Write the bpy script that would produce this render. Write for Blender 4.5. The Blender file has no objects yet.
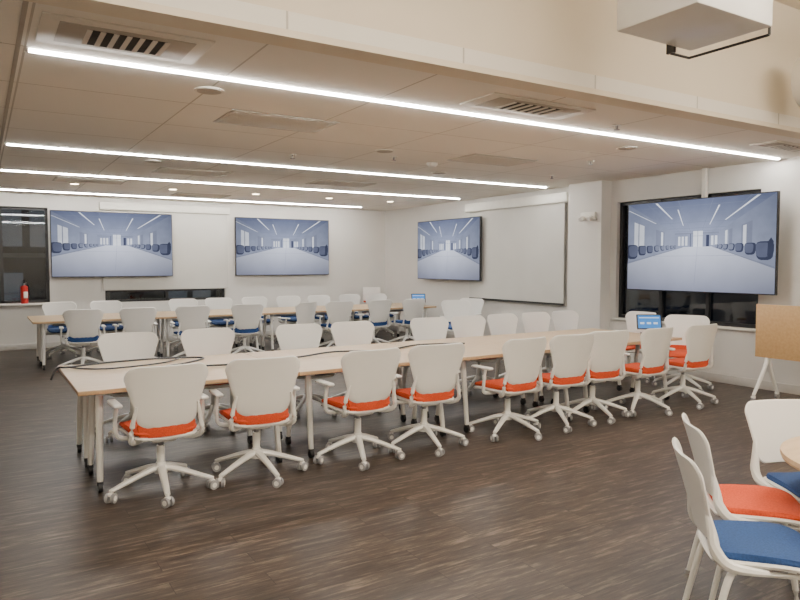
import bpy, bmesh, math, random
from mathutils import Vector, Matrix
random.seed(4)
scene=bpy.context.scene
COL=scene.collection
# ------------------------------------------------------------------ materials
def mat(name,color,rough=0.5,metal=0.0,noise=0.0,nscale=8.0,bump=0.0,spec=0.5):
    m=bpy.data.materials.new(name); m.use_nodes=True
    nt=m.node_tree; b=nt.nodes['Principled BSDF']
    b.inputs['Base Color'].default_value=(*color,1); b.inputs['Roughness'].default_value=rough
    b.inputs['Metallic'].default_value=metal; b.inputs['Specular IOR Level'].default_value=spec
    if noise>0 or bump>0:
        tc=nt.nodes.new('ShaderNodeTexCoord'); n=nt.nodes.new('ShaderNodeTexNoise')
        n.inputs['Scale'].default_value=nscale; n.inputs['Detail'].default_value=4
        nt.links.new(tc.outputs['Object'],n.inputs['Vector'])
        if noise>0:
            r=nt.nodes.new('ShaderNodeValToRGB')
            lo=tuple(max(0,c*(1-noise)) for c in color); hi=tuple(min(1,c*(1+noise)) for c in color)
            r.color_ramp.elements[0].position=.3; r.color_ramp.elements[1].position=.7
            r.color_ramp.elements[0].color=(*lo,1); r.color_ramp.elements[1].color=(*hi,1)
            nt.links.new(n.outputs['Fac'],r.inputs['Fac']); nt.links.new(r.outputs['Color'],b.inputs['Base Color'])
        if bump>0:
            bp=nt.nodes.new('ShaderNodeBump'); bp.inputs['Strength'].default_value=bump; bp.inputs['Distance'].default_value=.01
            nt.links.new(n.outputs['Fac'],bp.inputs['Height']); nt.links.new(bp.outputs['Normal'],b.inputs['Normal'])
    return m
def emat(name,color,s=1.0):
    m=bpy.data.materials.new(name); m.use_nodes=True; nt=m.node_tree; nt.nodes.clear()
    e=nt.nodes.new('ShaderNodeEmission'); o=nt.nodes.new('ShaderNodeOutputMaterial')
    e.inputs['Color'].default_value=(*color,1); e.inputs['Strength'].default_value=s
    nt.links.new(e.outputs[0],o.inputs[0]); return m
WHITE=mat('white_plastic',(.81,.80,.765),.35,noise=.02,nscale=3)
WHITE_M=mat('white_painted_metal',(.81,.80,.765),.3,noise=.02,nscale=5)
ORANGE=mat('orange_fabric',(.62,.07,.018),.85,noise=.15,nscale=120,bump=.2)
BLUE=mat('blue_fabric',(.014,.055,.19),.85,noise=.2,nscale=120,bump=.2)
CASTER=mat('grey_caster_rubber',(.30,.30,.31),.5,noise=.1)
BLACK=mat('black_plastic',(.012,.012,.014),.35,noise=.2)
WALLM=mat('wall_paint',(.71,.69,.655),.7,noise=.02,nscale=2,bump=.05)
BEIGE=mat('bulkhead_paint',(.82,.74,.60),.7,noise=.02,nscale=2)
BASEB=mat('baseboard_vinyl',(.55,.53,.50),.5,noise=.05)
TRIM=mat('white_trim',(.80,.78,.72),.5,noise=.03)
SHADE=mat('shade_fabric',(.62,.61,.575),.8,noise=.04,nscale=1.5)
FRAME=mat('dark_window_frame',(.02,.02,.022),.4,noise=.2)
VENTD=mat('vent_slot_dark',(.03,.027,.024),.8,noise=.2)
VENTG=mat('vent_grey',(.46,.42,.36),.7,noise=.05)
VENTW=mat('vent_face',(.76,.72,.64),.6,noise=.03)
RED=mat('extinguisher_red',(.55,.02,.015),.3,noise=.08)
NIGHT=mat('night_backdrop',(.03,.032,.038),.8,noise=.3,nscale=2)
LED=emat('led_diffuser',(1.0,.965,.90),98)
FILL=emat('fill_glow_near',(1.0,.89,.75),66)  # glow of the added, out-of-view fill lights
DLIGHT=emat('downlight_glow',(1,.80,.52),20)
GLOWC=emat('backdrop_glow_cool',(.50,.55,.62),.28); GLOWW=emat('backdrop_glow_warm',(.42,.34,.24),.2)  # dim glow for the added facade behind the back windows
def glass_mat():
    m=bpy.data.materials.new('night_glass'); m.use_nodes=True; nt=m.node_tree; nt.nodes.clear(); L=nt.links.new
    t=nt.nodes.new('ShaderNodeBsdfTransparent'); t.inputs[0].default_value=(.55,.58,.6,1)
    g=nt.nodes.new('ShaderNodeBsdfGlossy'); g.inputs['Roughness'].default_value=.03; g.inputs['Color'].default_value=(.9,.92,.95,1)
    f=nt.nodes.new('ShaderNodeFresnel'); f.inputs['IOR'].default_value=1.55
    x=nt.nodes.new('ShaderNodeMixShader'); o=nt.nodes.new('ShaderNodeOutputMaterial')
    L(f.outputs[0],x.inputs[0]); L(t.outputs[0],x.inputs[1]); L(g.outputs[0],x.inputs[2]); L(x.outputs[0],o.inputs[0]); return m
GLASS=glass_mat()
def wood(name,c1,c2,scale=(3,22,22),rough=.35):
    m=bpy.data.materials.new(name); m.use_nodes=True; nt=m.node_tree; b=nt.nodes['Principled BSDF']
    tc=nt.nodes.new('ShaderNodeTexCoord'); mp=nt.nodes.new('ShaderNodeMapping'); mp.inputs['Scale'].default_value=scale
    n=nt.nodes.new('ShaderNodeTexNoise'); n.inputs['Scale'].default_value=1.5; n.inputs['Detail'].default_value=6
    r=nt.nodes.new('ShaderNodeValToRGB'); r.color_ramp.elements[0].position=.3; r.color_ramp.elements[1].position=.72
    r.color_ramp.elements[0].color=(*c1,1); r.color_ramp.elements[1].color=(*c2,1)
    nt.links.new(tc.outputs['Object'],mp.inputs['Vector']); nt.links.new(mp.outputs[0],n.inputs['Vector'])
    nt.links.new(n.outputs['Fac'],r.inputs['Fac']); nt.links.new(r.outputs[0],b.inputs['Base Color'])
    b.inputs['Roughness'].default_value=rough; return m
MAPLE=wood('maple_laminate',(.56,.40,.235),(.66,.49,.31))
MAPLE_E=wood('maple_edge',(.44,.28,.15),(.54,.37,.21))
TAN=wood('tan_laminate',(.50,.31,.14),(.58,.38,.19))
def floor_mat():
    m=bpy.data.materials.new('wood_plank_floor'); m.use_nodes=True; nt=m.node_tree; b=nt.nodes['Principled BSDF']; L=nt.links.new
    tc=nt.nodes.new('ShaderNodeTexCoord')
    br=nt.nodes.new('ShaderNodeTexBrick'); br.inputs['Scale'].default_value=1; br.inputs['Brick Width'].default_value=1.22
    br.inputs['Row Height'].default_value=.15; br.inputs['Mortar Size'].default_value=.0018; br.offset=.37
    br.inputs['Color1'].default_value=(.0,.0,.0,1); br.inputs['Color2'].default_value=(1,1,1,1); br.inputs['Mortar'].default_value=(.3,.3,.3,1)
    L(tc.outputs['Object'],br.inputs['Vector'])
    mp=nt.nodes.new('ShaderNodeMapping'); mp.inputs['Scale'].default_value=(2.0,17,1); L(tc.outputs['Object'],mp.inputs['Vector'])
    add=nt.nodes.new('ShaderNodeVectorMath'); add.operation='ADD'; L(mp.outputs[0],add.inputs[0])
    sc=nt.nodes.new('ShaderNodeVectorMath'); sc.operation='SCALE'; sc.inputs['Scale'].default_value=7.0
    L(br.outputs['Color'],sc.inputs[0]); L(sc.outputs[0],add.inputs[1])
    n=nt.nodes.new('ShaderNodeTexNoise'); n.inputs['Scale'].default_value=1.7; n.inputs['Detail'].default_value=9; n.inputs['Roughness'].default_value=.72
    L(add.outputs[0],n.inputs['Vector'])
    r=nt.nodes.new('ShaderNodeValToRGB'); e=r.color_ramp.elements
    e[0].position=.34; e[0].color=(.022,.0155,.012,1); e[1].position=.70; e[1].color=(.22,.172,.135,1)
    x=e.new(.53); x.color=(.068,.049,.0375,1)
    L(n.outputs['Fac'],r.inputs['Fac'])
    mx=nt.nodes.new('ShaderNodeMix'); mx.data_type='RGBA'; mx.blend_type='MULTIPLY'; mx.inputs['Factor'].default_value=1
    r2=nt.nodes.new('ShaderNodeValToRGB'); r2.color_ramp.elements[0].color=(.68,.68,.68,1); r2.color_ramp.elements[1].color=(1.0,.99,.97,1)
    L(br.outputs['Color'],r2.inputs['Fac']); L(r.outputs[0],mx.inputs['A']); L(r2.outputs[0],mx.inputs['B'])
    mo=nt.nodes.new('ShaderNodeMix'); mo.data_type='RGBA'; mo.inputs['B'].default_value=(.012,.009,.007,1)
    L(br.outputs['Fac'],mo.inputs['Factor']); L(mx.outputs['Result'],mo.inputs['A']); L(mo.outputs['Result'],b.inputs['Base Color'])
    b.inputs['Roughness'].default_value=.40; b.inputs['Specular IOR Level'].default_value=.38
    bp=nt.nodes.new('ShaderNodeBump'); bp.inputs['Strength'].default_value=.2; bp.inputs['Distance'].default_value=.003
    L(n.outputs['Fac'],bp.inputs['Height']); L(bp.outputs[0],b.inputs['Normal'])
    return m
FLOORM=floor_mat()
def ceil_mat():
    m=bpy.data.materials.new('acoustic_tile'); m.use_nodes=True; nt=m.node_tree; b=nt.nodes['Principled BSDF']; L=nt.links.new
    tc=nt.nodes.new('ShaderNodeTexCoord'); mp=nt.nodes.new('ShaderNodeMapping'); mp.inputs['Location'].default_value=(-.27,-3.75,0)
    L(tc.outputs['Object'],mp.inputs['Vector'])
    br=nt.nodes.new('ShaderNodeTexBrick'); br.inputs['Scale'].default_value=1; br.inputs['Brick Width'].default_value=1.22
    br.inputs['Row Height'].default_value=.95; br.inputs['Mortar Size'].default_value=.007; br.offset=0
    br.inputs['Color1'].default_value=(.91,.87,.79,1); br.inputs['Color2'].default_value=(.88,.84,.76,1); br.inputs['Mortar'].default_value=(.56,.52,.45,1)
    L(mp.outputs[0],br.inputs['Vector']); L(br.outputs['Color'],b.inputs['Base Color'])
    b.inputs['Roughness'].default_value=.85
    n=nt.nodes.new('ShaderNodeTexNoise'); n.inputs['Scale'].default_value=60; L(tc.outputs['Object'],n.inputs['Vector'])
    bp=nt.nodes.new('ShaderNodeBump'); bp.inputs['Strength'].default_value=.1; bp.inputs['Distance'].default_value=.002
    L(n.outputs['Fac'],bp.inputs['Height']); L(bp.outputs[0],b.inputs['Normal'])
    return m
CEILM=ceil_mat()
# ------------------------------------------------------------------ mesh builder
class MB:
    def __init__(s): s.bm=bmesh.new(); s.mats=[]
    def mi(s,m):
        if m not in s.mats: s.mats.append(m)
        return s.mats.index(m)
    def merge(s,tmp,m,M=None):
        if M is not None: bmesh.ops.transform(tmp,matrix=M,verts=tmp.verts)
        i=s.mi(m)
        for f in tmp.faces: f.material_index=i
        me=bpy.data.meshes.new('t'); tmp.to_mesh(me); tmp.free(); s.bm.from_mesh(me); bpy.data.meshes.remove(me)
    def box(s,c,d,m,r=0,rot=None,seg=2):
        t=bmesh.new(); bmesh.ops.create_cube(t,size=1); bmesh.ops.scale(t,vec=d,verts=t.verts)
        if r>0: bmesh.ops.bevel(t,geom=t.edges[:],offset=r,segments=seg,affect='EDGES',profile=.5)
        M=Matrix.Translation(c)
        if rot: M=M@Matrix.Rotation(rot[2],4,'Z')@Matrix.Rotation(rot[1],4,'Y')@Matrix.Rotation(rot[0],4,'X')
        s.merge(t,m,M)
    def b2(s,lo,hi,m,r=0):
        s.box([(a+b)/2 for a,b in zip(lo,hi)],[abs(b-a) for a,b in zip(lo,hi)],m,r)
    def cyl(s,p0,p1,r0,m,r1=None,seg=16):
        p0=Vector(p0);p1=Vector(p1); r1=r0 if r1 is None else r1
        t=bmesh.new(); bmesh.ops.create_cone(t,cap_ends=True,segments=seg,radius1=r0,radius2=r1,depth=(p1-p0).length)
        q=(p1-p0).to_track_quat('Z','Y'); s.merge(t,m,Matrix.Translation((p0+p1)/2)@q.to_matrix().to_4x4())
    def sph(s,c,r,m,sc=(1,1,1)):
        t=bmesh.new(); bmesh.ops.create_uvsphere(t,u_segments=16,v_segments=10,radius=r)
        bmesh.ops.scale(t,vec=sc,verts=t.verts); s.merge(t,m,Matrix.Translation(c))
    def tube(s,pts,r,m,seg=8,flat=1.0,sub=4,up=Vector((0,0,1))):
        P=[Vector(p) for p in pts]; R=r if isinstance(r,(list,tuple)) else [r]*len(P)
        Q=[];RR=[]
        for i in range(len(P)-1):
            a=P[max(i-1,0)];b=P[i];c=P[i+1];d=P[min(i+2,len(P)-1)]
            for k in range(sub):
                t=k/sub
                Q.append(.5*((2*b)+(c-a)*t+(2*a-5*b+4*c-d)*t*t+(3*b-a-3*c+d)*t**3)); RR.append(R[i]*(1-t)+R[i+1]*t)
        Q.append(P[-1]);RR.append(R[-1])
        t=bmesh.new(); rings=[]
        for i,q in enumerate(Q):
            d=(Q[min(i+1,len(Q)-1)]-Q[max(i-1,0)]).normalized()
            u=up
            sx=d.cross(u)
            if sx.length<.15: sx=d.cross(Vector((1,0,0))) if abs(d.x)<.9 else d.cross(Vector((0,1,0)))
            sx.normalize(); sy=sx.cross(d).normalized()
            rings.append([t.verts.new(q+sx*math.cos(2*math.pi*k/seg)*RR[i]+sy*math.sin(2*math.pi*k/seg)*RR[i]*flat) for k in range(seg)])
        for a,b in zip(rings,rings[1:]):
            for k in range(seg): t.faces.new([a[k],a[(k+1)%seg],b[(k+1)%seg],b[k]])
        t.faces.new(rings[0][::-1]); t.faces.new(rings[-1])
        bmesh.ops.recalc_face_normals(t,faces=t.faces[:]); s.merge(t,m)
    def panel(s,outline,f,th,m,rings=6,edge=.006):
        n=len(outline); cx=sum(p[0] for p in outline)/n; cy=sum(p[1] for p in outline)/n
        t=bmesh.new(); layers=[]
        for side in (1,-1):
            L=[]
            for k in range(1,rings+1):
                sc=k/rings
                if k==rings: sc=1-edge/.2
                L.append([t.verts.new(f(cx+(p[0]-cx)*sc,cy+(p[1]-cy)*sc,side*th/2)) for p in outline])
            c=t.verts.new(f(cx,cy,side*th/2)); layers.append((c,L))
        mid=[t.verts.new(f(p[0],p[1],0)) for p in outline]
        for c,L in layers:
            for i in range(n):
                t.faces.new([c,L[0][i],L[0][(i+1)%n]])
                for a,b in zip(L,L[1:]): t.faces.new([a[i],b[i],b[(i+1)%n],a[(i+1)%n]])
                t.faces.new([L[-1][i],mid[i],mid[(i+1)%n],L[-1][(i+1)%n]])
        bmesh.ops.recalc_face_normals(t,faces=t.faces[:]); s.merge(t,m)
    def poly(s,pts,m):
        t=bmesh.new(); t.faces.new([t.verts.new(p) for p in pts]); s.merge(t,m)
    def mesh(s,name,smooth=True):
        me=bpy.data.meshes.new(name); s.bm.to_mesh(me); s.bm.free()
        for m in s.mats: me.materials.append(m)
        if smooth:
            for p in me.polygons: p.use_smooth=True
            me.set_sharp_from_angle(angle=math.radians(38))
        return me
def put(name,me,loc=(0,0,0),rz=0):
    o=bpy.data.objects.new(name,me); COL.objects.link(o); o.location=loc; o.rotation_euler=(0,0,rz); return o
def rrect(wb,wt,h,r,n=6,y0=0):
    pts=[]
    for (cx,cy,a0) in ((wt-r,y0+h-r,0),(-wt+r,y0+h-r,90),(-wb+r,y0+r,180),(wb-r,y0+r,270)):
        for k in range(n+1):
            a=math.radians(a0+90*k/n); pts.append((cx+r*math.cos(a),cy+r*math.sin(a)))
    out=[]
    for i,p in enumerate(pts):
        q=pts[(i+1)%len(pts)]; d=math.dist(p,q); k=max(1,int(d/.05))
        for j in range(k): out.append((p[0]+(q[0]-p[0])*j/k,p[1]+(q[1]-p[1])*j/k))
    return out
# ------------------------------------------------------------------ task chair
def task_chair(name,pad,rot5=0.3):
    B=MB()
    for k in range(5):
        a=rot5+k*2*math.pi/5; ca,sa=math.cos(a),math.sin(a)
        B.tube([(ca*.02,sa*.02,.175),(ca*.12,sa*.12,.155),(ca*.345,sa*.345,.082)],[.032,.027,.018],WHITE_M,seg=8,flat=.8,sub=3)
        c=Vector((ca*.35,sa*.35,0))
        B.cyl((c.x,c.y,.055),(c.x,c.y,.09),.011,WHITE_M,seg=8)
        tx,ty=-math.sin(a+.7),math.cos(a+.7)
        for s_ in (-1,1):
            p=Vector((c.x+tx*.010*s_,c.y+ty*.010*s_,.033)); q=p+Vector((tx,ty,0))*.020*s_
            B.cyl(p,q,.033,CASTER,seg=16)
            B.cyl(q,q+Vector((tx,ty,0))*.002*s_,.018,WHITE_M,seg=12)
        B.box((c.x,c.y,.058),(.036,.030,.022),WHITE_M,.006,rot=(0,0,a+.7))
    B.cyl((0,0,.135),(0,0,.21),.045,WHITE_M,r1=.034)
    B.cyl((0,0,.19),(0,0,.33),.028,WHITE_M); B.cyl((0,0,.33),(0,0,.40),.018,CASTER)
    B.box((0,0,.40),(.17,.24,.05),WHITE_M,.015)
    def seatf(off):
        def f(x,y,h):
            return Vector((x,y,off+h-.0175*max(0,(y-.12)/.12)**2+.0175*(x/.25)**2))
        return f
    B.panel(rrect(.215,.245,.46,.075,y0=-.21),seatf(.425),.024,WHITE,rings=5)
    def cush(x,y,h):
        e=min(1,max(0,1-((x/.235)**4+((y-.02)/.22)**4)))
        return Vector((x,y,.461+h*(.55+.9*e)-.0175*max(0,(y-.12)/.12)**2+.0175*(x/.25)**2))
    B.panel(rrect(.214,.238,.455,.07,y0=-.21),cush,.052,pad,rings=7)
    def backf(x,z,h):
        zz=(z-.50)
        y=-.225-.14*zz-.10*zz*zz+.85*x*x+.14*max(0,(.08-zz))
        return Vector((x,y+h,z))
    B.panel(rrect(.200,.278,.435,.085,y0=.497),backf,.016,WHITE,rings=7)
    def flap(x,z,h): return Vector((x,-.213+.85*x*x+.1*max(0,.5-z)+h,z))
    B.panel(rrect(.185,.195,.105,.03,y0=.437),flap,.022,pad,rings=4)
    for s_ in (-1,1):
        B.tube([(s_*.10,-.02,.400),(s_*.195,-.12,.400),(s_*.235,-.195,.44),(s_*.222,-.205,.55),(s_*.20,-.228,.66)],[.018,.021,.019,.016,.008],WHITE,seg=8,sub=4)
        B.tube([(s_*.14,.02,.40),(s_*.27,.02,.415),(s_*.297,.0,.50),(s_*.292,-.02,.63)],[.016,.017,.015,.014],WHITE,seg=8,sub=4)
        B.box((s_*.29,.03,.648),(.06,.25,.026),WHITE,.012,seg=3)
    return B.mesh(name)
CH_O=[task_chair('task_chair_orange_%d'%i,ORANGE,math.radians(a)) for i,a in enumerate((-97,-80,-112))]
CH_B=[task_chair('task_chair_blue_%d'%i,BLUE,math.radians(a)) for i,a in enumerate((-97,-70))]
def chair(x,y,rz,blue=False,k=0):
    L=CH_B if blue else CH_O
    put('task_chair',L[k%len(L)],(x,y,0),rz)
for i,(x,dy,r) in enumerate([(1.05,0,.02),(1.75,0,-.08),(2.62,.0,.03),(3.29,.02,-.08),(4.21,-.02,.04),(4.86,0,-.08),(5.43,.05,-.15),(6.08,0,.05),(6.86,0,-.02)]):
    chair(x,4.90+dy,r,False,i)
for i,x in enumerate([1.2,1.97,2.99,3.65,4.72,5.34,5.93,6.52,7.08]):
    chair(x,6.74,math.pi+random.uniform(-.08,.08),i%2==0,i)
chair(7.62,5.45,math.pi/2+.45,False,1); chair(7.62,6.3,math.pi/2-.05,False,2)
for i,x in enumerate([1.31,2.07,2.92,3.83,4.8,5.55,6.36,7.12]):
    chair(x,11.26,random.uniform(-.12,.12)+(.5 if i==4 else 0),True,i)
for i,x in enumerate([1.19,1.95,3.3,3.99,4.74,5.48,6.18,6.92,7.55]):
    chair(x,13.05,math.pi+random.uniform(-.08,.08),True,i)
chair(7.9,10.4,math.pi/2+.4,True,0); chair(7.35,9.9,math.pi/2+1.1,True,1)
# ------------------------------------------------------------------ tables
def table_mesh(w,d):
    B=MB()
    B.box((0,0,.738),(w-.006,d-.006,.004),MAPLE)
    B.box((0,0,.7225),(w-.006,d-.006,.027),MAPLE_E,.003)
    for sx in (-1,1):
        x=sx*(w/2-.16)
        B.box((x,0,.695),(.05,d-.22,.03),WHITE_M,.006)
        for sy in (-1,1):
            y0=sy*(d/2-.20); y1=sy*(d/2-.10)
            B.tube([(x,y0,.70),(x+sx*.01,(y0+y1)/2,.40),(x+sx*.02,y1,.075)],[.028,.025,.021],WHITE_M,seg=8,sub=4)
            B.cyl((x+sx*.02-.014,y1,.034),(x+sx*.02+.014,y1,.034),.034,BLACK,seg=14)
            B.box((x+sx*.02,y1,.062),(.04,.035,.03),BLACK,.006)
    B.box((0,-.05,.69),(w-.34,.04,.035),WHITE_M,.006)
    B.box((0,.08,.66),(w-.6,.09,.05),CASTER,.008)
    return B.mesh('flip_top_table_mesh')
T1=table_mesh(1.61,.69); T2=table_mesh(1.82,.69)
for r in range(2):
    for i in range(4):
        put('conference_table',T1,(.54+1.61*(i+.5),5.0+.345+.69*r,0),0 if r==0 else math.pi)
        put('conference_table',T2,(.65+1.82*(i+.5),11.4+.345+.69*r,0),0 if r==0 else math.pi)
B=MB()
B.tube([(.47,6.15,.66),(.50,6.18,.72),(.535,6.18,.752),(.60,6.15,.754),(.9,6.27,.753),(1.35,6.3,.753),(1.7,6.15,.753),(1.5,5.9,.753),(1.3,5.75,.753),(1.9,5.6,.753),(2.5,5.75,.753),(2.9,5.9,.753),(3.4,5.75,.753),(3.9,5.95,.753),(4.4,5.8,.753)],.0085,BLACK,seg=6,sub=8)
B.tube([(.60,6.15,.754),(.7,6.0,.753),(.9,5.9,.753),(1.3,6.0,.753),(1.5,6.2,.753)],.007,BLACK,seg=6,sub=8)
put('power_cable',B.mesh('power_cable'))
SCR=emat('touch_screen_blue',(.10,.32,.75),1.1); SCRW=emat('touch_screen_text',(.75,.85,1),1.2)
def tablet(name,loc,rz):
    B=MB()
    B.box((0,.06,.008),(.16,.14,.016),BLACK,.005)
    B.box((0,.08,.09),(.05,.02,.16),BLACK,.005,rot=(-.25,0,0))
    a=-.30
    B.box((0,.04,.15),(.30,.016,.19),BLACK,.006,rot=(a,0,0))
    R=Matrix.Translation((0,.04,.15))@Matrix.Rotation(a,4,'X')
    def q(x0,x1,z0,z1,y,m): B.poly([R@Vector((x0,y,z0)),R@Vector((x1,y,z0)),R@Vector((x1,y,z1)),R@Vector((x0,y,z1))],m)
    q(-.135,.135,-.08,.08,-.0095,SCR)
    q(-.12,.12,.045,.055,-.0105,SCRW)
    for i in range(3): q(-.11+i*.08,-.06+i*.08,-.03,-.005,-.0105,SCRW)
    put(name,B.mesh(name),loc,rz)
tablet('tablet',(6.93,5.42,.742),-.62); tablet('tablet',(7.72,11.75,.742),-.4)
# ------------------------------------------------------------------ television
def sm(n,lo,hi=None,noise=.12,nsc=5.0,zr=(-.6,.6)):
    """screen picture colour: vertical gradient lo->hi, dim toward edges, slight mottling (the displayed video)"""
    hi=hi or lo
    m=bpy.data.materials.new('screen_'+n); m.use_nodes=True; nt=m.node_tree; nt.nodes.clear(); L=nt.links.new
    tc=nt.nodes.new('ShaderNodeTexCoord'); sp=nt.nodes.new('ShaderNodeSeparateXYZ'); r=nt.nodes.new('ShaderNodeValToRGB')
    mr=nt.nodes.new('ShaderNodeMapRange'); mr.inputs['From Min'].default_value=zr[0]; mr.inputs['From Max'].default_value=zr[1]
    L(tc.outputs['Object'],sp.inputs[0]); L(sp.outputs['Z'],mr.inputs['Value']); L(mr.outputs[0],r.inputs[0])
    r.color_ramp.elements[0].color=(*lo,1); r.color_ramp.elements[1].color=(*hi,1)
    ln=nt.nodes.new('ShaderNodeVectorMath'); ln.operation='LENGTH'; L(tc.outputs['Object'],ln.inputs[0])
    mv=nt.nodes.new('ShaderNodeMapRange'); mv.inputs['From Min'].default_value=.1; mv.inputs['From Max'].default_value=1.25
    mv.inputs['To Min'].default_value=1.2; mv.inputs['To Max'].default_value=.65; L(ln.outputs['Value'],mv.inputs['Value'])
    n_=nt.nodes.new('ShaderNodeTexNoise'); n_.inputs['Scale'].default_value=nsc; n_.inputs['Detail'].default_value=6; L(tc.outputs['Object'],n_.inputs['Vector'])
    mn=nt.nodes.new('ShaderNodeMapRange'); mn.inputs['To Min'].default_value=1-noise*2; mn.inputs['To Max'].default_value=1+noise*2; L(n_.outputs['Fac'],mn.inputs['Value'])
    mu=nt.nodes.new('ShaderNodeMath'); mu.operation='MULTIPLY'; L(mv.outputs[0],mu.inputs[0]); L(mn.outputs[0],mu.inputs[1])
    e=nt.nodes.new('ShaderNodeEmission'); o=nt.nodes.new('ShaderNodeOutputMaterial')
    L(r.outputs[0],e.inputs[0]); L(mu.outputs[0],e.inputs['Strength']); L(e.outputs[0],o.inputs[0]); return m
S_BG=sm('room',(.40,.44,.60),(.28,.32,.48))
S_T=sm('table',(.36,.385,.52),(.80,.84,1.0),.05,3,(-.6,.0)); S_TE=sm('table_edge',(.30,.33,.46))
S_W=sm('window',(.95,1.0,1.12)); S_L=sm('light',(1.3,1.35,1.5)); S_D=sm('dark',(.07,.08,.14)); S_M=sm('mid',(.16,.18,.28)); S_M2=sm('mid_light',(.28,.31,.44))
S_C=sm('ceiling',(.44,.49,.68),(.19,.225,.37),.12,4,(.0,.6)); S_WL=sm('wall',(.48,.53,.70),(.27,.31,.46)); S_SEAM=sm('seam',(.40,.43,.58))
S_CG=sm('ceiling_grid',(.26,.30,.44))
def tv_mesh(pole=False):
    B=MB(); W,H=2.22,1.26
    B.box((0,0,0),(W,.05,H),BLACK,.006)
    if pole:
        B.b2((-.35,.025,-.2),(.35,.14,.2),BLACK,.01); B.b2((-.03,.14,-.35),(.03,.20,1.045),TRIM,.006)
    else:
        B.b2((-.4,.025,-.28),(.4,.05,.28),BLACK,.006); B.b2((-.2,.05,-.2),(.2,.075,.2),BLACK,.006)
    w,h=W-.022,H-.026
    def P(pts,m,y):
        B.poly([(-w/2+u*w,-.0255-y*.0009,-h/2+v*h) for u,v in pts],m)
    def R(u0,u1,v0,v1,m,y): P([(u0,v0),(u1,v0),(u1,v1),(u0,v1)],m,y)
    R(0,1,0,1,S_BG,0)
    P([(0,1),(1,1),(.66,.64),(.36,.64)],S_C,1)
    P([(0,.40),(.36,.48),(.36,.64),(0,1)],S_WL,1)
    P([(1,.38),(1,1),(.66,.64),(.66,.48)],S_WL,1)
    for t in (.12,.3,.52,.72,.87):   # ceiling grid receding
        v=.64+.36*(1-t)**1.6; k=(v-.64)/.36; R(.36-.36*k,.66+.34*k,v,v+.004,S_CG,1.6)
    for a in (.14,.38,.62,.86): P([(a-.002,1),(a+.002,1),(.36+.30*a+.001,.64),(.36+.30*a-.001,.64)],S_CG,1.6)
    R(.36,.66,.625,.64,S_M2,2)
    for u in (.385,.41,.435,.61,.635): R(u,u+.016,.50,.60,S_W,3)
    R(.49,.555,.48,.655,S_W,3); R(.52,.5235,.48,.655,S_M2,3.5); R(.49,.555,.60,.604,S_M2,3.5)
    R(.578,.598,.48,.61,S_D,3); R(.468,.475,.48,.63,S_M,3)
    P([(.70,.49),(.715,.488),(.715,.655),(.70,.645)],S_W,3); P([(.725,.488),(.745,.486),(.745,.67),(.725,.66)],S_M2,3)
    P([(.80,.485),(.865,.48),(.865,.74),(.80,.70)],S_M2,3); P([(.81,.485),(.83,.483),(.83,.70),(.81,.69)],S_W,3.5)
    P([(.22,.485),(.285,.485),(.285,.66),(.22,.69)],S_M2,3); P([(.26,.485),(.275,.485),(.275,.655),(.26,.66)],S_W,3.5)
    P([(.05,.47),(.13,.475),(.13,.74),(.05,.79)],S_W,3); P([(.083,.47),(.09,.47),(.09,.765),(.083,.77)],S_M2,3.5)
    for a,b,c in (((.00,.93),(.22,.76),.008),((.22,.99),(.34,.80),.008),((.90,.99),(.70,.76),.010),((.66,.92),(.60,.72),.005),((.38,.90),(.42,.72),.004)):
        P([(max(0,a[0]-c),a[1]),(a[0]+c,a[1]),(b[0]+c*.4,b[1]),(b[0]-c*.4,b[1])],S_L,4)
    def blob(u,v,s,m,y):
        pts=[]
        for k in range(14):
            an=2*math.pi*k/14; cx,sx=math.cos(an),math.sin(an)
            uu=u+s*(.55+.08*sx)*math.copysign(abs(cx)**.55,cx); pts.append((min(1,max(0,uu)),v+s*1.0*math.copysign(abs(sx)**.55,sx)))
        P(pts,m,y)
    for u,v,s in ((.035,.44,.085),(.115,.455,.058),(.175,.465,.045),(.228,.473,.036),(.272,.478,.029),(.308,.482,.024),(.338,.485,.02),(.362,.487,.017),(.94,.43,.095),(.855,.452,.062),(.79,.465,.047),(.742,.473,.037),(.704,.478,.03),(.673,.482,.024),(.648,.485,.02)):
        blob(u,v,s,S_D,5); blob(u+(.12*s if u<.5 else -.12*s),v+.08*s,s*.78,S_M if s>.04 else S_M2,5.5)
    P([(0,0),(1,0),(1,.27),(.62,.485),(.42,.485),(0,.32)],S_T,6)
    P([(0,.300),(.42,.480),(.42,.485),(0,.32)],S_TE,7)
    P([(1,.25),(1,.27),(.62,.485),(.62,.480)],S_TE,7)
    P([(.499,0),(.503,0),(.5215,.485),(.520,.485)],S_SEAM,7)
    R(.19,.81,.385,.388,S_SEAM,7)
    P([(.955,.38),(.985,.36),(.99,.52),(.975,.56),(.958,.52)],S_D,8)
    return B.mesh('television_mesh',False)
TV=tv_mesh(); TVP=tv_mesh(True)
def tv(x,y,z,rz,me=None): put('television',me or TV,(x,y,z),rz)
tv(2.26,14.31,1.98,0); tv(5.82,14.373,1.98,0); tv(8.34,11.60,1.90,-math.pi/2); tv(8.22,5.72,1.85,-math.pi/2,TVP)
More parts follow.
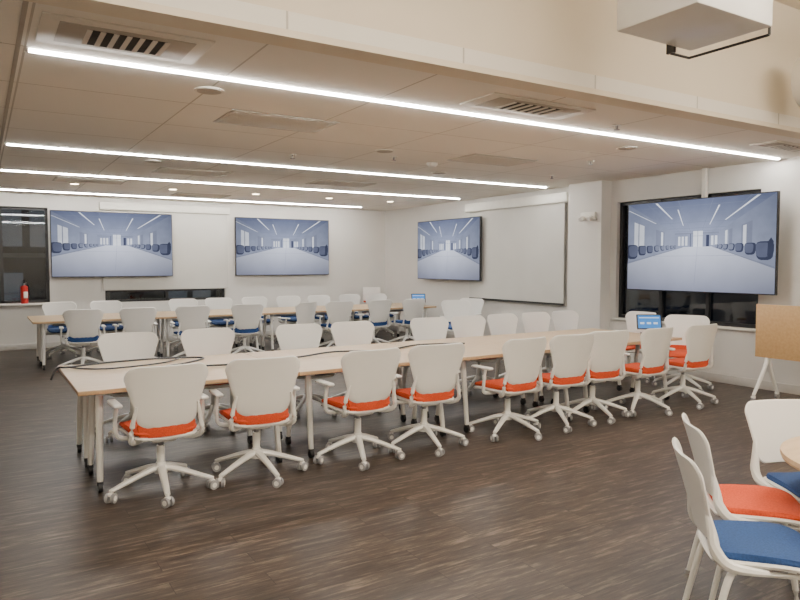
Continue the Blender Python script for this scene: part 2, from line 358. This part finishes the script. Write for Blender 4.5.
# ------------------------------------------------------------------ room shell
XL,XR,YN,YF,ZC2,ZH=-3.0,8.5,-3.0,14.45,2.90,4.0
B=MB(); B.b2((XL,YN,-.1),(XR,YF,0),FLOORM); put('floor',B.mesh('floor',False))
B=MB(); B.b2((XL,3.6,ZC2),(XR,YF,ZC2+.1),CEILM); put('ceiling',B.mesh('ceiling',False))
B=MB(); B.b2((XL,YN,ZH),(XR,3.6,ZH+.1),BEIGE); put('ceiling_upper',B.mesh('ceiling_upper',False))
B=MB(); B.b2((XL,3.6,2.86),(XR,3.78,ZH),BEIGE); put('bulkhead_beam',B.mesh('bulkhead',False))
def wallx(name,x0,x1,holes,y0=YN,y1=YF,zt=ZH,m=WALLM):
    B=MB(); ys=sorted(holes); c=y0
    for (a,b,z0,z1) in ys:
        B.b2((x0,c,0),(x1,a,zt),m); B.b2((x0,a,0),(x1,b,z0),m); B.b2((x0,a,z1),(x1,b,zt),m); c=b
    B.b2((x0,c,0),(x1,y1,zt),m); put(name,B.mesh(name,False))
wallx('wall_right',XR,XR+.2,[(5.0,7.30,.76,2.56)])
wallx('wall_left',XL-.2,XL,[])
B=MB(); c=XL
for (a,b,z0,z1) in [(-1.2,1.13,.87,2.66),(2.1,4.5,.84,1.09)]:
    B.b2((c,YF,0),(a,YF+.2,ZH),WALLM); B.b2((a,YF,0),(b,YF+.2,z0),WALLM); B.b2((a,YF,z1),(b,YF+.2,ZH),WALLM); c=b
B.b2((c,YF,0),(XR,YF+.2,ZH),WALLM); put('wall_back',B.mesh('wall_back',False))
B=MB(); B.b2((XL,YN-.2,0),(XR,YN,ZH),WALLM); put('wall_front',B.mesh('wall_front',False))
def window_(name,lo,hi,axis,mull):
    B=MB()
    if axis=='x':
        B.b2((XR+.12,lo[0],lo[1]),(XR+.13,hi[0],hi[1]),GLASS)
        for k in range(mull+1):
            y=lo[0]+(hi[0]-lo[0])*k/mull; y=min(max(y,lo[0]+.025),hi[0]-.025); B.b2((XR+.07,y-.025,lo[1]),(XR+.12,y+.025,hi[1]),FRAME)
        for z in (lo[1],hi[1]-.05): B.b2((XR+.07,lo[0],z),(XR+.12,hi[0],z+.05),FRAME)
    else:
        B.b2((lo[0],YF+.12,lo[1]),(hi[0],YF+.13,hi[1]),GLASS)
        for k in range(mull+1):
            x=lo[0]+(hi[0]-lo[0])*k/mull; x=min(max(x,lo[0]+.025),hi[0]-.025); B.b2((x-.025,YF+.07,lo[1]),(x+.025,YF+.12,hi[1]),FRAME)
        for z in (lo[1],hi[1]-.05): B.b2((lo[0],YF+.07,z),(hi[0],YF+.12,z+.05),FRAME)
    put(name,B.mesh(name,False))
window_('window_1',(5.0,.76),(7.30,2.56),'x',3)
window_('window_2',(-1.2,.87),(1.13,2.66),'y',3)
window_('window_3',(2.1,.84),(4.5,1.09),'y',2)
# added facade with dim glowing panels, invented to fill the dark back windows
B=MB(); B.b2((-6,18.0,-3),(9,18.4,7),NIGHT)
for j,z in enumerate((-.9,.55,2.0,3.5)):
    B.b2((-6,17.9,z-.25),(9,18.0,z-.15),CASTER)
    for i in range(24):
        x=-5.8+i*.62
        if random.random()<.62: B.b2((x,17.97,z),(x+.46,17.995,z+.85),GLOWC if random.random()<.6 else GLOWW)
put('added_backdrop',B.mesh('backdrop',False))
B=MB(); B.b2((-1.2,YF-.14,.835),(1.2,YF-.002,.868),TRIM,.004); put('trim_1',B.mesh('sill'))
B=MB(); B.b2((XR-.05,4.95,.73),(XR-.002,7.32,.758),TRIM,.004); put('trim_2',B.mesh('sill2'))
B=MB(); B.b2((XL,YF-.015,0),(XR,YF,.11),BASEB,.003); put('baseboard_back',B.mesh('bb'))
B=MB(); B.b2((XR-.015,YN,0),(XR,YF-.02,.11),BASEB,.003); put('baseboard_right',B.mesh('bb'))
B=MB(); B.b2((8.28,7.42,0),(8.5,8.12,ZC2),WALLM); B.b2((8.265,7.41,0),(8.28,8.12,.11),BASEB); put('wall_pilaster',B.mesh('pil',False))
B=MB(); B.b2((2.06,YF-.05,1.10),(4.55,YF-.035,2.68),SHADE); B.b2((2.02,YF-.11,2.66),(4.59,YF-.003,2.80),TRIM,.01); B.b2((2.06,YF-.055,1.08),(4.55,YF-.03,1.10),BASEB); put('roller_shade',B.mesh('shade'))
B=MB(); B.b2((8.42,8.35,.93),(8.43,10.95,2.66),SHADE); B.b2((8.37,8.25,2.64),(8.496,11.05,2.80),TRIM,.01); B.b2((8.413,8.35,.90),(8.437,10.95,.93),FRAME); put('projection_screen',B.mesh('pscreen'))
# ------------------------------------------------------------------ lights
for y,x1 in ((4.75,8.42),(8.57,8.2),(10.95,8.15),(13.75,7.45)):
    B=MB(); B.b2((.29,y-.017,ZC2-.014),(x1,y+.017,ZC2-.001),LED)
    B.b2((.275,y-.03,ZC2-.015),(.29,y+.03,ZC2-.001),TRIM); B.b2((x1,y-.03,ZC2-.015),(x1+.015,y+.03,ZC2-.001),TRIM)
    put('linear_ceiling_light',B.mesh('lin',False))
for y in (-1.6,1.2):  # unseen fill lights, added to light the near floor, upper ceiling and bulkhead
    B=MB(); B.b2((-1,y-.05,3.63),(7,y+.05,3.69),TRIM); B.b2((-1,y-.05,3.61),(7,y+.05,3.63),FILL); B.b2((-1,y-.03,3.69),(7,y+.03,3.70),FILL)
    for x in (0,3,6): B.cyl((x,y,3.7),(x,y,3.998),.006,CASTER,seg=6)
    put('added_fill_light',B.mesh('fill_light',False))
ZO=ZC2-.001
for x in (1.35,2.9,4.4,5.9,7.3):
    B=MB(); B.cyl((0,0,-.006),(0,0,0),.085,TRIM,seg=24); B.cyl((0,0,-.009),(0,0,-.006),.062,DLIGHT,seg=24)
    put('recessed_downlight',B.mesh('dl'),(x,12.2,ZO))
def diffuser(x,y,w,d,slots):
    B=MB()
    B.box((0,0,-.006),(w,d,.012),VENTW,.004)
    B.box((0,0,-.014),(w*.8,d*.72,.006),VENTG,.003)
    B.box((0,0,-.018),(w*.46,d*.52,.004),VENTD)
    sw=w*.46
    for i in range(slots+1):
        B.box((-sw/2+sw*i/slots,0,-.022),(sw/slots*.4,d*.54,.004),VENTW)
    put('air_diffuser',B.mesh('diff'),(x,y,ZO))
diffuser(.76,4.26,.90,.52,6); diffuser(3.9,4.28,1.1,.44,6); diffuser(7.6,4.2,.9,.3,5)
for (x,y) in ((2.35,5.95),(5.5,6.7),(2.6,9.8),(5.0,9.9),(1.5,11.6),(3.6,13.0)):
    B=MB(); B.box((0,0,-.004),(1.0,.58,.008),VENTG,.003)
    for i in range(17): B.box((0,-.25+.031*i,-.009),(.94,.005,.003),VENTW)
    put('return_air_grille',B.mesh('rg'),(x,y,ZO))
for (x,y) in ((1.5,5.14),(4.0,6.8),(6.2,5.2),(1.9,9.0),(5.6,8.0)):
    B=MB(); B.cyl((0,0,-.008),(0,0,0),.11,VENTW,seg=28); B.cyl((0,0,-.012),(0,0,-.008),.09,VENTG,seg=28); put('ceiling_speaker',B.mesh('spk'),(x,y,ZO))
for (x,y) in ((4.3,7.1),(5.1,4.4),(7.2,7.4),(3.2,7.6),(6.6,6.1)):
    B=MB(); B.cyl((0,0,-.01),(0,0,0),.04,TRIM); B.cyl((0,0,-.045),(0,0,-.01),.012,CASTER); B.cyl((0,0,-.05),(0,0,-.045),.028,CASTER); put('fire_sprinkler',B.mesh('spr'),(x,y,ZO))
B=MB(); B.cyl((0,0,-.03),(0,0,0),.07,TRIM,r1=.075,seg=24); B.cyl((0,0,-.05),(0,0,-.03),.045,TRIM,r1=.06,seg=24); put('smoke_detector',B.mesh('smk'),(5.0,7.3,ZO))
B=MB(); B.b2((.22,3.785,ZC2-.006),(.245,YF-.002,ZC2-.001),VENTG); put('trim_3',B.mesh('t3',False))
B=MB(); B.b2((3.36,2.36,3.02),(4.09,2.92,3.6),WHITE_M,.015)
for a,b in (((3.93,2.95,2.99),(4.12,2.95,2.99)),((4.12,2.95,2.99),(4.12,2.40,2.99)),((4.12,2.40,2.99),(4.12,2.40,3.2))): B.cyl(a,b,.009,BLACK,seg=8)
for x,y in ((3.5,2.5),(3.5,2.8),(4.0,2.5),(4.0,2.8)): B.cyl((x,y,3.6),(x,y,3.998),.008,CASTER,seg=6)
B.box((3.93,2.95,3.03),(.02,.06,.08),BLACK); B.box((4.105,2.40,3.2),(.05,.02,.03),BLACK)
put('hvac_unit',B.mesh('hvac'))
B=MB(); B.cyl((6.28,3.3,3.2),(6.28,.5,3.2),.22,VENTG,seg=32); B.cyl((6.28,3.32,3.2),(6.28,3.24,3.2),.235,VENTW,seg=32)
for y in (.9,2.8): B.cyl((6.28,y,3.42),(6.28,y,3.998),.008,CASTER,seg=6)
put('round_duct',B.mesh('rduct'))
B=MB(); B.box((0,0,0),(.06,.30,.12),TRIM,.015)
for s_ in (-1,1): B.sph((-.05,s_*.09,-.04),.045,TRIM); B.cyl((-.06,s_*.09,-.045),(-.10,s_*.09,-.06),.036,WHITE_M)
put('emergency_light',B.mesh('em'),(8.248,7.65,2.36))
B=MB(); B.cyl((0,0,0),(0,0,.30),.062,RED,seg=24); B.sph((0,0,.30),.062,RED,(1,1,.6)); B.cyl((0,0,.33),(0,0,.38),.018,CASTER)
B.box((0,-.02,.39),(.03,.11,.02),BLACK,.004); B.box((0,-.03,.415),(.02,.10,.012),BLACK,.003,rot=(-.3,0,0)); B.box((0,-.063,.16),(.075,.006,.12),TRIM,.002)
B.tube([(0.02,0,.38),(.08,0,.34),(.09,0,.2),(.075,0,.08)],.009,BLACK,seg=6)
put('fire_extinguisher',B.mesh('fe'),(.70,YF-.072,.869),.3)
# ------------------------------------------------------------------ side chairs at round table
def cafe_chair(name,pad):
    B=MB()
    def seatf(x,y,h): return Vector((x,y,.44+h+.03*(x/.23)**2-.02*max(0,y/.2)**2))
    B.panel(rrect(.19,.225,.43,.08,y0=-.21),seatf,.02,WHITE,rings=5)
    def cush(x,y,h):
        e=min(1,max(0,1-((x/.22)**4+(y/.21)**4)))
        return Vector((x,y,.466+h*(.5+.9*e)+.02*(x/.23)**2-.015*max(0,y/.2)**2))
    B.panel(rrect(.18,.212,.40,.07,y0=-.19),cush,.036,pad,rings=7)
    def backf(x,z,h):
        zz=z-.5; return Vector((x,-.225-.24*zz-.12*zz*zz+.75*x*x+h,z))
    B.panel(rrect(.185,.225,.325,.06,y0=.525),backf,.016,WHITE,rings=6)
    for s_ in (-1,1):
        B.tube([(s_*.20,-.02,.435),(s_*.205,-.15,.45),(s_*.20,-.205,.50),(s_*.188,-.222,.58),(s_*.18,-.24,.66)],[.012,.022,.024,.018,.008],WHITE,seg=8,sub=4)
        B.tube([(s_*.17,.12,.43),(s_*.20,.17,.40),(s_*.215,.21,.2),(s_*.225,.235,.012)],[.014,.014,.013,.012],WHITE_M,seg=8,sub=4)
        B.tube([(s_*.17,-.12,.43),(s_*.20,-.16,.40),(s_*.215,-.21,.2),(s_*.225,-.25,.012)],[.014,.014,.013,.012],WHITE_M,seg=8,sub=4)
        for y in (.237,-.252): B.cyl((s_*.226,y,0),(s_*.226,y,.02),.015,CASTER,seg=10)
        B.tube([(s_*.18,.12,.425),(s_*.18,-.12,.425)],.010,WHITE_M,seg=6)
    B.tube([(-.18,.12,.425),(.18,.12,.425)],.010,WHITE_M,seg=6); B.tube([(-.18,-.12,.425),(.18,-.12,.425)],.010,WHITE_M,seg=6)
    return B.mesh(name)
CB=cafe_chair('cafe_blue',BLUE); CO=cafe_chair('cafe_orange',ORANGE)
ca,sa=.5258,.8506
def dr(d,r): return (ca*d+sa*r, sa*d-ca*r)
def place(me,d,r,dd,rr):
    x,y=dr(d,r); x2,y2=dr(d+dd,r+rr); put('side_chair',me,(x,y,0),math.atan2(y2-y,x2-x)-math.pi/2)
place(CB,2.69,1.45,-.22,1); place(CO,3.17,1.69,-.22,1); place(CB,3.42,2.13,-1,.12)
x,y=dr(2.90,2.24)
B=MB(); B.cyl((0,0,.72),(0,0,.74),.52,MAPLE,seg=64); B.cyl((0,0,.708),(0,0,.72),.515,MAPLE_E,seg=64); B.cyl((0,0,.03),(0,0,.71),.035,WHITE_M); B.cyl((0,0,0),(0,0,.03),.27,WHITE_M,r1=.25,seg=40); B.cyl((0,0,.68),(0,0,.71),.12,WHITE_M)
put('round_table',B.mesh('round_table'),(x,y,0))
B=MB()
B.box((0,0,.82),(.028,1.5,.62),TAN,.004)
B.box((.03,0,.80),(.03,1.2,.05),WHITE_M,.006)
for s_ in (-1,1):
    yy=s_*.62
    B.tube([(.05,yy,.80),(.0,yy,.45),(-.24,yy,.09)],[.022,.024,.018],WHITE_M,seg=8)
    B.tube([(.05,yy,.80),(.06,yy,.45),(.24,yy,.09)],[.022,.024,.018],WHITE_M,seg=8)
    for x_ in (-.245,.245):
        B.cyl((x_,yy-.014,.034),(x_,yy+.014,.034),.034,CASTER); B.box((x_,yy,.07),(.04,.04,.03),WHITE_M,.006)
put('folded_table',B.mesh('folded_table'),(7.78,3.84,0))
B=MB()
for i in range(3):
    z=i*.13
    B.box((0,.0,.45+z),(.44,.42,.03),ORANGE if i!=1 else WHITE,.012); B.box((0,.22,.68+z*.8),(.44,.02,.32),WHITE,.009,rot=(-.15,0,0))
for sx in (-1,1):
    for sy in (-1,1):
        B.tube([(sx*.19,sy*.17,.45),(sx*.22,sy*.21,0.0)],.013,WHITE_M,seg=8); B.tube([(sx*.19,sy*.17,.45),(sx*.19,sy*.17,.72)],.010,WHITE_M,seg=8)
put('stacked_chairs',B.mesh('stack'),(7.95,14.0,0),-.2)
# ------------------------------------------------------------------ world + camera
w=bpy.data.worlds.new('World'); scene.world=w; w.use_nodes=True
w.node_tree.nodes['Background'].inputs[0].default_value=(.01,.012,.02,1); w.node_tree.nodes['Background'].inputs[1].default_value=.5
cam=bpy.data.cameras.new('camera'); co=bpy.data.objects.new('camera',cam); COL.objects.link(co)
cam.sensor_width=36; cam.lens=680*36/800; cam.clip_start=.05
co.location=(0,0,1.6); co.rotation_euler=(math.radians(90-3.03),0,-(math.pi/2-math.atan2(1100,680)))
scene.camera=co
